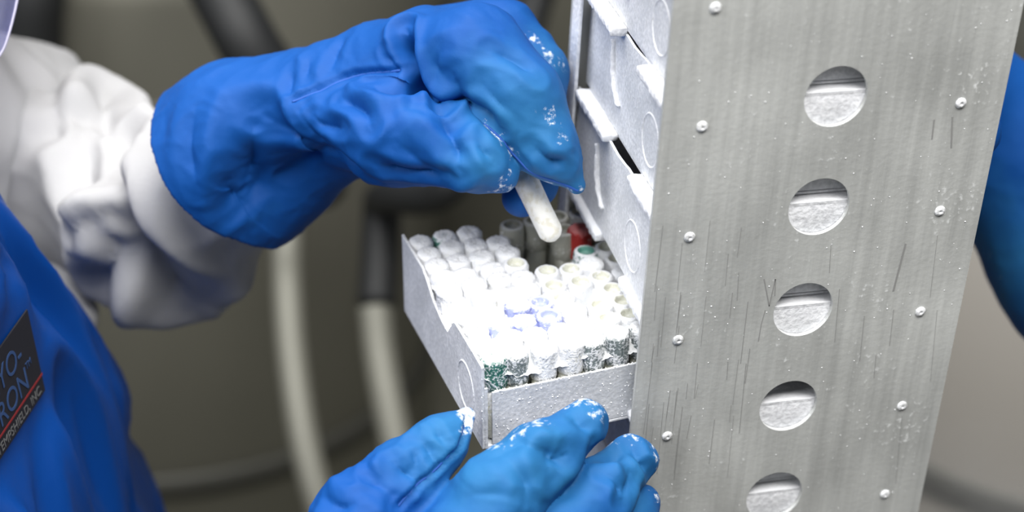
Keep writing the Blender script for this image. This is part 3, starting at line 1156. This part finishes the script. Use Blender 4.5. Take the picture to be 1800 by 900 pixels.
S_L = P(30, 250, 1.25)
chest = rel(-0.405, 0.325, -0.36)
pelvis = rel(-0.520, 0.420, -0.74)
neck = rel(-0.385, 0.330, -0.17)
S_R = S_L - LF * 0.37
E_R = rel(-0.44, -0.02, -0.47)
W_Rr = P(430, 1330, 0.87)
FLAT = (FW, 0.72)
torso_ch = [dict(pts=[(chest + UP * 0.03, 0.145), (chest - UP * 0.15 - FW * 0.03, 0.15), (pelvis, 0.165), (pelvis - UP * 0.25, 0.19)], flat=FLAT, k=0.03, k_in=0.05),
            dict(pts=[(S_L - LF * 0.02, 0.075), (neck - UP * 0.02, 0.07), (S_R + LF * 0.02, 0.075)], k=0.06, k_in=0.02)]
sleeve_ch = [dict(pts=[pc(25, 285, 195, 1.25), pc(150, 330, 178, 1.16), pc(290, 392, 148, 1.085), pc(410, 300, 124, 1.025), pc(445, 280, 108, 1.005)], k=0.03, k_in=0.012)]
torso_ch.append(dict(pts=[pc(20, 300, 110, 1.20), pc(95, 440, 58, 1.135), pc(138, 560, 30, 1.11), pc(160, 680, 26, 1.10), pc(180, 850, 26, 1.10)], k=0.02, k_in=0.01))
torso_fn = chain_fn(torso_ch)
sleeve_fn = chain_fn(sleeve_ch)
r_arm = chain_fn([dict(pts=[(S_R, 0.072), (E_R, 0.062), (W_Rr, 0.048)], k=0.03, k_in=0.02)])


def cloth_folds(amp, fq, sd):
    return lambda v: amp * (crinkle(v, fq, sd) - 0.6) + amp * 0.5 * sines(v, fq * 0.5, sd + 5)


coat = soft_mesh('lab_coat', lambda p: smin(torso_fn(p), r_arm(p), 0.03), (-0.78, -0.12, ZO - 1.12), (-0.12, 0.68, ZO - 0.06), 0.0055, M['coat'], PERSON, cloth_folds(0.006, 7, 31))
coat['label'] = 'white lab coat'
cr_sl = [dict(px=[(80, 110), (95, 170), (90, 230)], w=0.010, d=0.006), dict(px=[(120, 110), (140, 200), (140, 330)], w=0.010, d=0.010),
         dict(px=[(183, 157), (190, 230), (185, 330)], w=0.010, d=0.012), dict(px=[(245, 158), (228, 230), (222, 330), (235, 380)], w=0.008, d=0.012),
         dict(px=[(150, 405), (180, 390), (205, 375)], w=0.006, d=0.007), dict(px=[(200, 425), (190, 470), (170, 500)], w=0.010, d=0.012),
         dict(px=[(235, 400), (262, 470), (320, 530)], w=0.014, d=0.016), dict(px=[(260, 440), (340, 490), (430, 490)], w=0.012, d=0.008)]
slv = soft_mesh('sleeve', sleeve_fn, P(150, 330, 1.16) - 0.24, P(300, 330, 1.05) + np.array([0.24, 0.30, 0.22]), 0.0035, M['coat'], coat, cloth_folds(0.0035, 11, 52), cr_sl)

# body under the clothes: one continuous figure, head to feet
head_c = P(-210, -290, 1.06)
body_ch = [dict(pts=[(chest + UP * 0.03, 0.115), (chest - UP * 0.15 - FW * 0.03, 0.12), (pelvis, 0.135)], flat=FLAT, k=0.03, k_in=0.05),
           dict(pts=[(S_L - LF * 0.02, 0.05), (neck, 0.05), (S_R + LF * 0.02, 0.05)], k=0.05, k_in=0.02),
           dict(pts=[(neck, 0.052), (head_c - UP * 0.07, 0.05)], k=0.03),
           dict(pts=[(head_c + UP * 0.035 - FW * 0.015, 0.088), (head_c - UP * 0.045 + FW * 0.025, 0.062)], k=0.02, k_in=0.02),
           dict(pts=[(head_c + FW * 0.085 + UP * 0.012, 0.010), (head_c + FW * 0.103 - UP * 0.022, 0.014)], k=0.012),
           dict(pts=[(head_c + LF * 0.083 - UP * 0.01, 0.014), (head_c + LF * 0.086 + UP * 0.022, 0.018)], k=0.006),
           dict(pts=[(head_c - LF * 0.083 - UP * 0.01, 0.014), (head_c - LF * 0.086 + UP * 0.022, 0.018)], k=0.006),
           dict(pts=[(S_L, 0.05), pc(290, 392, 70, 1.085), pc(590, 185, 45, 0.97)], k=0.03, k_in=0.02),
           dict(pts=[(S_R, 0.05), (E_R, 0.045), (W_Rr, 0.032)], k=0.03, k_in=0.02)]
for s_ in (-1, 1):
    hip = pelvis + LF * 0.085 * s_ - UP * 0.06
    knee = np.array([hip[0] + 0.05, hip[1] - 0.03, 0.45])
    ank = np.array([hip[0] - 0.01, hip[1] + 0.02, 0.075])
    body_ch.append(dict(pts=[(hip, 0.088), (knee, 0.06), (ank, 0.045)], k=0.03, k_in=0.02))
    body_ch.append(dict(pts=[(ank - UP * 0.03, 0.044), (ank + FW * 0.15 - UP * 0.042, 0.033)], k=0.02))
body = soft_mesh('body', chain_fn(body_ch), (-0.80, -0.16, -0.02), (-0.05, 0.72, ZO + 0.20), 0.012, simple('skin', (0.62, 0.40, 0.30), 0.55), PERSON)
me = body.data
me.materials.append(simple('dark_trousers', (0.03, 0.035, 0.05), 0.8))
zc = np.empty(len(me.polygons) * 3, np.float32)
me.polygons.foreach_get('center', zc)
me.polygons.foreach_set('material_index', (zc.reshape(-1, 3)[:, 2] < 0.85).astype(np.int32))
hair = soft_mesh('hair', lambda p: np.maximum(seg_dist(p, head_c + UP * 0.042 - FW * 0.022, head_c - FW * 0.05 - UP * 0.05, 0.097, 0.062),
                                             (p - head_c) @ (FW * 0.8 - UP * 0.6) - 0.005), head_c - 0.17, head_c + 0.17, 0.007, simple('dark_hair', (0.03, 0.022, 0.016), 0.6), PERSON)
eye_m, iris_m = simple('eye_white', (0.8, 0.8, 0.8), 0.3), simple('dark_iris', (0.05, 0.03, 0.02), 0.3)
for sgn in (-1, 1):
    ec = head_c + FW * 0.079 + LF * 0.031 * sgn + UP * 0.016
    for nm_, r_, off_, mt_ in (('eye', 0.0125, 0.0, eye_m), ('iris', 0.0060, 0.0085, iris_m)):
        me = lathe_mesh([(0.0005, -r_)] + [(r_ * math.cos(t), r_ * math.sin(t)) for t in np.linspace(-1.3, 1.3, 9)] + [(0.0005, r_)], 16)
        me.transform(Matrix.Translation(ec + FW * off_))
        link(nm_, me, mt_, body)
link('mouth', tube_mesh(spline([head_c + FW * 0.082 - UP * 0.062 - LF * 0.022, head_c + FW * 0.090 - UP * 0.060, head_c + FW * 0.082 - UP * 0.062 + LF * 0.022], 12), [0.002 + 0.003 * math.sin(t * math.pi) for t in np.linspace(0, 1, 12)], 8), simple('lips', (0.45, 0.18, 0.16), 0.5), body)
# face shield: a curved clear sheet whose lower corner reaches into view
m, nt, b, N, L = new_mat('clear_lavender_plastic')
gl = N('ShaderNodeBsdfTransparent')
gl.inputs[0].default_value = (0.90, 0.90, 1.0, 1)
mxs = N('ShaderNodeMixShader')
mxs.inputs[0].default_value = 0.25
b.inputs['Base Color'].default_value = (0.55, 0.57, 0.85, 1)
b.inputs['Roughness'].default_value = 0.15
L(gl.outputs[0], mxs.inputs[1])
L(b.outputs[0], mxs.inputs[2])
L(mxs.outputs[0], nt.nodes['Material Output'].inputs['Surface'])
M['shield'] = m
edge = np.array([P(36, -30, 0.97), P(27, 15, 0.96), P(16, 58, 0.95), P(3, 92, 0.945), P(-25, 125, 0.94), P(-70, 150, 0.935), P(-130, 165, 0.93)])
edge = spline(edge, 24)
top_dir = UP * 0.9 - FW * 0.1
bm = bmesh.new()
rows = []
for t in np.linspace(0, 1, 14):
    rows.append([bm.verts.new(e + (top_dir * 0.24 - LF * 0.02) * t * (0.4 + 0.6 * min(1, i / 8)) + (-FW * 0.10 - LF * 0.05) * 0) for i, e in enumerate(edge)])
for a, b_ in zip(rows[:-1], rows[1:]):
    for i in range(len(edge) - 1):
        bm.faces.new((a[i], a[i + 1], b_[i + 1], b_[i]))
sh = link('face_shield', bm_mesh(bm), M['shield'], PERSON)
sol = sh.modifiers.new('thickness', 'SOLIDIFY')
sol.thickness = 0.0008
sh['label'] = 'clear plastic face shield'
link('shield_edge', tube_mesh(edge, 0.0007, 6), simple('pale_plastic_edge', (0.75, 0.72, 0.68), 0.3), sh)

# apron: a draped sheet, wider towards the hem
ap_y = UP - 0.10 * FW
ap_y /= np.linalg.norm(ap_y)
ap_n = np.cross(LF, ap_y)
ap_n /= np.linalg.norm(ap_n)
if ap_n @ FW < 0:
    ap_n = -ap_n
ap_a = P(80, 686, 1.03)


def ap_plane(px, py):
    d = P(px, py, 1.0) - CAM
    return CAM + d * (((ap_a - CAM) @ ap_n) / (d @ ap_n))


ed = spline([ap_plane(*a) for a in ((-90, 160), (-45, 225), (0, 300), (80, 440), (130, 520), (180, 600), (240, 735), (300, 900), (350, 1060))], 70)
NU, NV = 110, len(ed)
u = np.linspace(0, 1, NU)
grid = np.zeros((NV, NU, 3))
for i in range(NV):
    t = i / (NV - 1)
    wdt = 0.26 + 0.16 * t
    grid[i] = ed[i] - np.outer(u, LF) * wdt + np.outer(0.10 * wdt * (1 - (2 * u - 1) ** 2), FW) - np.outer(np.clip(0.10 - u, 0, 1) ** 2 * 2.0, FW)
flat_ = grid.reshape(-1, 3)
fold = 0.011 * (crinkle(flat_ * np.array([1, 1, 0.45]), 9, 77) - 0.6) + 0.006 * sines(flat_ * np.array([1, 1, 0.5]), 6, 78)
flat_ = flat_ + np.outer(fold, FW)
# the stiff label keeps the cloth behind it flat
LBW, LBH = 0.092, 0.050
FR = np.stack([LF, ap_y, ap_n], 1)
lq = (flat_ - ap_a) @ FR
tgt = np.clip(np.median(lq[(lq[:, 0] > -LBW) & (lq[:, 0] < 0) & (lq[:, 1] > 0) & (lq[:, 1] < LBH)][:, 2]), -0.05, 0.05)
dv = P(80, 686, 1.0) - CAM
lab_a = CAM + dv * (((ap_a - CAM) @ ap_n + tgt + 0.0034) / (dv @ ap_n))     # lower right corner of the label
lq = (flat_ - lab_a) @ FR
dx = np.maximum(np.maximum(lq[:, 0] - 0.004, -LBW - 0.004 - lq[:, 0]), 0)
dy = np.maximum(np.maximum(lq[:, 1] - LBH - 0.004, -0.004 - lq[:, 1]), 0)
kf = np.exp(-((dx ** 2 + dy ** 2) / 0.018 ** 2))
flat_ = flat_ + np.outer(kf * (-0.0034 - lq[:, 2]), ap_n)
iq = np.arange(NV * NU).reshape(NV, NU)
quads = np.stack([iq[:-1, :-1], iq[1:, :-1], iq[1:, 1:], iq[:-1, 1:]], -1).reshape(-1, 4)
ap_me = np_mesh(flat_, quads)
at = ap_me.color_attributes.new('tint', 'FLOAT_COLOR', 'POINT')
at.data.foreach_set('color', np.tile(np.array([0, 0, 0, 1], np.float32), NV * NU))
apron = link('apron', ap_me, M['apron'], PERSON)
sol = apron.modifiers.new('thickness', 'SOLIDIFY')
sol.thickness = 0.004
sol.offset = 0
apron['label'] = 'blue apron with a black sewn label'
link('edge_binding', tube_mesh(np.array([flat_.reshape(NV, NU, 3)[i, 0] for i in range(NV)]), 0.0028, 8), M['apron'], apron)

for c_, sgn in ((flat_.reshape(NV, NU, 3)[0, 1], 1), (flat_.reshape(NV, NU, 3)[0, NU - 2], -1)):
    sp = spline([c_, c_ * 0.45 + (neck + LF * 0.075 * sgn + UP * 0.055) * 0.55 + FW * 0.035, neck + LF * 0.068 * sgn + UP * 0.075, neck + LF * 0.04 * sgn - FW * 0.07 + UP * 0.075], 20)
    link('strap', tube_mesh(sp, 0.009, 10), M['apron'], apron)

# the sewn label on the apron
pl_x, pl_y, pl_n, LW, hgt = LF, ap_y, ap_n, LBW, LBH
org = lab_a - LF * LBW                  # lower left corner of the label
LM = Matrix(((pl_x[0], pl_y[0], pl_n[0], org[0]), (pl_x[1], pl_y[1], pl_n[1], org[1]), (pl_x[2], pl_y[2], pl_n[2], org[2]), (0, 0, 0, 1)))


def on_label(name, me_, mat, z=0.0):
    me_.transform(LM @ Matrix.Translation((0, 0, z)))
    return link(name, me_, mat, apron, smooth=False)


lab = on_label('sewn_label', box_mesh((0, 0, -0.0010), (LW, hgt, 0.0), 0.0003), M['label'])


def text_me(body_, size, x, y, shear=0.0, squash=1.0):
    cu = bpy.data.curves.new('lettering', 'FONT')
    cu.body = body_
    cu.size = size
    cu.shear = shear
    cu.extrude = 0.0001
    cu.align_x = 'RIGHT'
    to = bpy.data.objects.new('lettering_tmp', cu)
    COL.objects.link(to)
    bpy.context.view_layer.update()
    me_ = bpy.data.meshes.new_from_object(to.evaluated_get(bpy.context.evaluated_depsgraph_get()))
    bpy.data.objects.remove(to)
    me_.transform(Matrix.Translation((x, y, 0)) @ Matrix.Scale(squash, 4, Vector((1, 0, 0))))
    return me_


for name, txt, sz, x, y, mt in (('lettering', 'CRYO-', 0.36, 0.825, 0.60, 'letters'), ('lettering', 'APRON', 0.36, 0.835, 0.27, 'letters'), ('lettering', 'TM', 0.11, 0.91, 0.46, 'letters'), ('lettering', 'TEMPSHIELD, INC.', 0.15, 0.955, 0.045, 'smallprint')):
    on_label(name, text_me(txt, sz * hgt, x * LW, y * hgt, squash=0.95), M[mt], 0.0002)
on_label('red_line', box_mesh((0, hgt * 0.20, 0), (LW, hgt * 0.225, 0.0002)), M['redline'], 0.0002)

# ------------------------------------------------------------------ second gloved arm behind the rack
helper = empty('person', (0.62, 0.20, 0.0))
tag(helper, 'blue gloved arm of another person reaching behind the rack at the right edge', 'person')
palm2 = rel(0.222, 0.178, -0.125)
rg_ch = [dict(pts=[(palm2, 0.040), pc(1785, 280, 132, 1.085), pc(1905, 440, 160, 1.085), pc(2010, 570, 180, 1.08)], k=0.02, k_in=0.02)]
for i_ in range(4):                                             # fingers flat against the back plate
    z_ = -0.070 - 0.029 * i_
    rg_ch.append(dict(pts=[(rel(0.205, 0.182, z_ - 0.012), 0.020), (rel(0.165, 0.175, z_), 0.0175), (rel(0.128, 0.169, z_ + 0.004), 0.0160), (rel(0.100 + 0.006 * abs(i_ - 1), 0.167, z_ + 0.006), 0.0135)], k=0.004, k_in=0.008))
rg_ch.append(dict(pts=[(palm2 + np.array([0.005, -0.02, -0.01]), 0.030), (rel(0.196, 0.118, -0.118), 0.020), (rel(0.188, 0.075, -0.105), 0.0165), (rel(0.186, 0.048, -0.098), 0.0135)], k=0.010, k_in=0.010))
rg_fn = chain_fn(rg_ch)
pts_all = np.array([q for c in rg_ch for (q, r) in c['pts']])
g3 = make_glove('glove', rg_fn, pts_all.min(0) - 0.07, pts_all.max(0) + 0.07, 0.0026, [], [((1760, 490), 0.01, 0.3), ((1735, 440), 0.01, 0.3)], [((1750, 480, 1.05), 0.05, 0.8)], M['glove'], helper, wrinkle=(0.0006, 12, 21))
g3['label'] = 'blue padded cryo glove'
link('sleeve', tube_mesh([P(1990, 545, 1.08), P(2300, 900, 1.06), P(2500, 1000, 1.1)], [0.05, 0.06, 0.065], 24), M['coat'], helper)

# ------------------------------------------------------------------ background: storage tanks and hoses
M['steel'] = simple('dull_tank_steel', (0.205, 0.20, 0.165), 0.45, 0.4, var=0.12, vscale=3)
M['steel_dark'] = simple('dark_tank_band', (0.07, 0.07, 0.06), 0.5, 0.3)
M['rubber'] = simple('black_rubber', (0.012, 0.013, 0.014), 0.6)
M['hose'] = simple('pale_braided_hose', (0.21, 0.208, 0.175), 0.5, 0.2, bump=0.4, bscale=90)
M['pale'] = simple('pale_tank_enamel', (0.42, 0.395, 0.36), 0.55)


def tank(loc, R, H, mat, label, bands=()):
    t = empty('storage_tank', loc)
    tag(t, label, 'tank')
    part('body', lathe_with(mat, [(R * 0.96, 0.0), (R, 0.03), (R, H - 0.06), (R * 0.97, H - 0.02), (R * 0.9, H)]), t, smooth=True)
    for z in bands:
        part('band', lathe_with(M['steel_dark'], [(R + 0.001, z), (R + 0.008, z + 0.005), (R + 0.008, z + 0.035), (R + 0.001, z + 0.04)], False), t, smooth=True)
    part('lid', lathe_with(M['steel_dark'], [(R * 0.55, H), (R * 0.56, H + 0.02), (R * 0.5, H + 0.07), (R * 0.1, H + 0.09)]), t, smooth=True)
    part('lid_handle', with_mat(tube_mesh(spline([(-0.12, 0, H + 0.08), (-0.11, 0, H + 0.14), (0.11, 0, H + 0.14), (0.12, 0, H + 0.08)], 16), 0.012, 10), M['rubber']), t, smooth=True)
    return t


def with_mat(me_, mat):
    me_.materials.append(mat)
    return me_


def lathe_with(mat, prof, cap=True):
    return with_mat(lathe_mesh(prof, 64, cap=cap), mat)


def ground(px, py, d):
    q = P(px, py, d)
    return (q[0], q[1], 0.0)


tank(ground(250, 100, 2.55), 0.42, 1.02, M['steel'], 'big dull steel storage tank standing behind the white sleeve', (0.25, 0.8))
tank(ground(1000, -200, 3.3), 0.45, 1.05, M['steel'], 'steel storage tank standing farthest back behind the upper glove', (0.3,))
tank(ground(1900, 500, 2.3), 0.36, 0.95, M['pale'], 'pale storage tank behind the rack at the right edge', (0.5,))


def hose(name, pts, r, mat, label, cat, tip=None):
    o = link(name, tube_mesh(spline([P(*a) for a in pts], 40), r, 14), mat)
    tag(o, label, cat)
    if tip:
        link('grip', tube_mesh(spline([P(*a) for a in tip], 14), r * 1.15, 14), M['rubber'], o)
    return o


hose('transfer_hose', [(640, 150, 2.15), (560, 240, 2.12), (515, 330, 2.04), (505, 400, 1.96), (505, 500, 1.95), (515, 640, 1.93), (540, 800, 1.9), (590, 980, 1.88), (640, 1150, 1.9)], 0.017, M['hose'], 'pale hose hanging below the upper glove cuff, left of the other', 'hose')
hose('transfer_hose', [(660, 540, 1.9), (668, 620, 1.89), (685, 720, 1.87), (715, 860, 1.85), (760, 1020, 1.85)], 0.018, M['hose'], 'bright pale hose with black grip between glove and open box', 'hose', tip=[(672, 360, 1.92), (668, 450, 1.91), (662, 535, 1.9)])
hose('rubber_hose', [(330, -120, 1.9), (400, 10, 1.85), (450, 100, 1.85), (520, 200, 1.9), (560, 330, 2.0)], 0.032, M['rubber'], 'thick black hose slanting down behind the upper glove cuff', 'hose')
hose('rubber_hose', [(672, 372, 1.92), (668, 352, 1.90), (690, 345, 1.84), (760, 345, 1.78), (800, 310, 1.76), (800, 240, 1.80)], 0.018, M['rubber'], 'black hose loop just below the upper glove palm', 'hose')
hose('rubber_hose', [(960, -60, 2.2), (935, 20, 2.2), (915, 100, 2.2), (900, 220, 2.25)], 0.022, M['rubber'], 'dark hose behind the knuckles of the upper glove', 'hose')
hose('rubber_hose', [(70, -160, 2.0), (62, -40, 1.98), (55, 60, 2.0), (60, 200, 2.05)], 0.034, M['rubber'], 'black hose seen beside the face shield in the top left corner', 'hose')

# ------------------------------------------------------------------ loose frost crystals
def crystals(name, pts, parent, label, rmin, rmax, seed):
    r = random.Random(seed)
    bm = bmesh.new()
    for p_ in pts:
        q = r.uniform(rmin, rmax)
        m = Matrix.Translation(p_) @ Matrix.Rotation(r.uniform(0, 6), 4, 'Z') @ Matrix.Rotation(r.uniform(0, 3), 4, 'X') @ Matrix.Diagonal((q, q * r.uniform(0.7, 1.3), q * r.uniform(0.6, 1.0), 1))
        bmesh.ops.create_icosphere(bm, subdivisions=1, radius=1.0, matrix=m)
    o = link(name, bm_mesh(bm), M['snow'], parent)
    o['kind'] = 'stuff'
    o['label'] = label
    return o


rc = random.Random(11)
pts = []
while len(pts) < 300:
    x, z = rc.uniform(0.002, W_R - 0.002), rc.uniform(ZO - 0.32, ZO + 0.06)
    if all((x - HOLE_X) ** 2 + (z - s_ - HOLE_DZ) ** 2 > (HOLE_R + 0.001) ** 2 for s_ in SHELF):
        pts.append((x, 0.0, z))
crystals('frost_specks', pts, rack, 'tiny white frost specks', 0.00012, 0.00042, 1)
pts = [BOX_M @ Vector((rc.uniform(0.006, 0.09), 0.0, rc.uniform(0.002, BF))) for _ in range(170)]
pts += [BOX_M @ Vector((rc.uniform(0.005, 0.10), rc.uniform(0.0, 0.0013), BF + rc.uniform(0, 0.0003))) for _ in range(120)]
for _ in range(200):
    t = rc.uniform(0, BS)
    zz = np.interp(t, [0, 0.041, 0.044, 0.054, 0.064, 0.078, 0.088, 0.0965, BS], [BH, BH, BH - 0.001, BH - 0.013, BH - 0.0125, BH - 0.0095, BH - 0.0035, BH, BH])
    pts.append(BOX_M @ Vector((rc.uniform(0, 0.0014), t, zz)))
for _ in range(40):
    pts.append(BOX_M @ Vector((rc.uniform(0, 0.0014), 0.0003, rc.uniform(0.001, BH))))
inv = openbox.matrix_basis
fs = crystals('frost_specks', pts, None, 'tiny white frost specks', 0.00018, 0.00055, 2)
fs.data.transform(BOX_M.inverted())
fs.parent = openbox

# ------------------------------------------------------------------ cold vapour sinking around the foot of the rack
m = bpy.data.materials.new('cold_vapour')
m.use_nodes = True
nt = m.node_tree
nt.nodes.clear()
N, L = nt.nodes.new, nt.links.new
out = N('ShaderNodeOutputMaterial')
vol = N('ShaderNodeVolumeScatter')
vol.inputs['Color'].default_value = (0.97, 0.98, 1.0, 1)
tc = N('ShaderNodeTexCoord')
ln = N('ShaderNodeVectorMath')
ln.operation = 'LENGTH'
L(tc.outputs['Object'], ln.inputs[0])
mr = N('ShaderNodeMapRange')
mr.interpolation_type = 'SMOOTHSTEP'
mr.inputs['From Min'].default_value = 1.0
mr.inputs['From Max'].default_value = 0.1
mr.inputs['To Max'].default_value = 5.0
L(ln.outputs['Value'], mr.inputs['Value'])
nz = N('ShaderNodeTexNoise')
nz.inputs['Scale'].default_value = 2.2
nz.inputs['Detail'].default_value = 2
L(tc.outputs['Object'], nz.inputs['Vector'])
nr = N('ShaderNodeMapRange')
nr.inputs['From Min'].default_value = 0.35
nr.inputs['From Max'].default_value = 0.7
L(nz.outputs['Fac'], nr.inputs['Value'])
mu = N('ShaderNodeMath')
mu.operation = 'MULTIPLY'
L(mr.outputs[0], mu.inputs[0])
L(nr.outputs[0], mu.inputs[1])
L(mu.outputs[0], vol.inputs['Density'])
L(vol.outputs[0], out.inputs['Volume'])
bm = bmesh.new()
bmesh.ops.create_icosphere(bm, subdivisions=3, radius=1.0)
vap = link('cold_vapour', bm_mesh(bm), m)
vap.location = (0.15, 0.02, ZO - 0.36)
vap.scale = (0.20, 0.17, 0.15)
tag(vap, 'thin white cold vapour drifting around the lower part of the rack', 'vapour', kind='stuff')
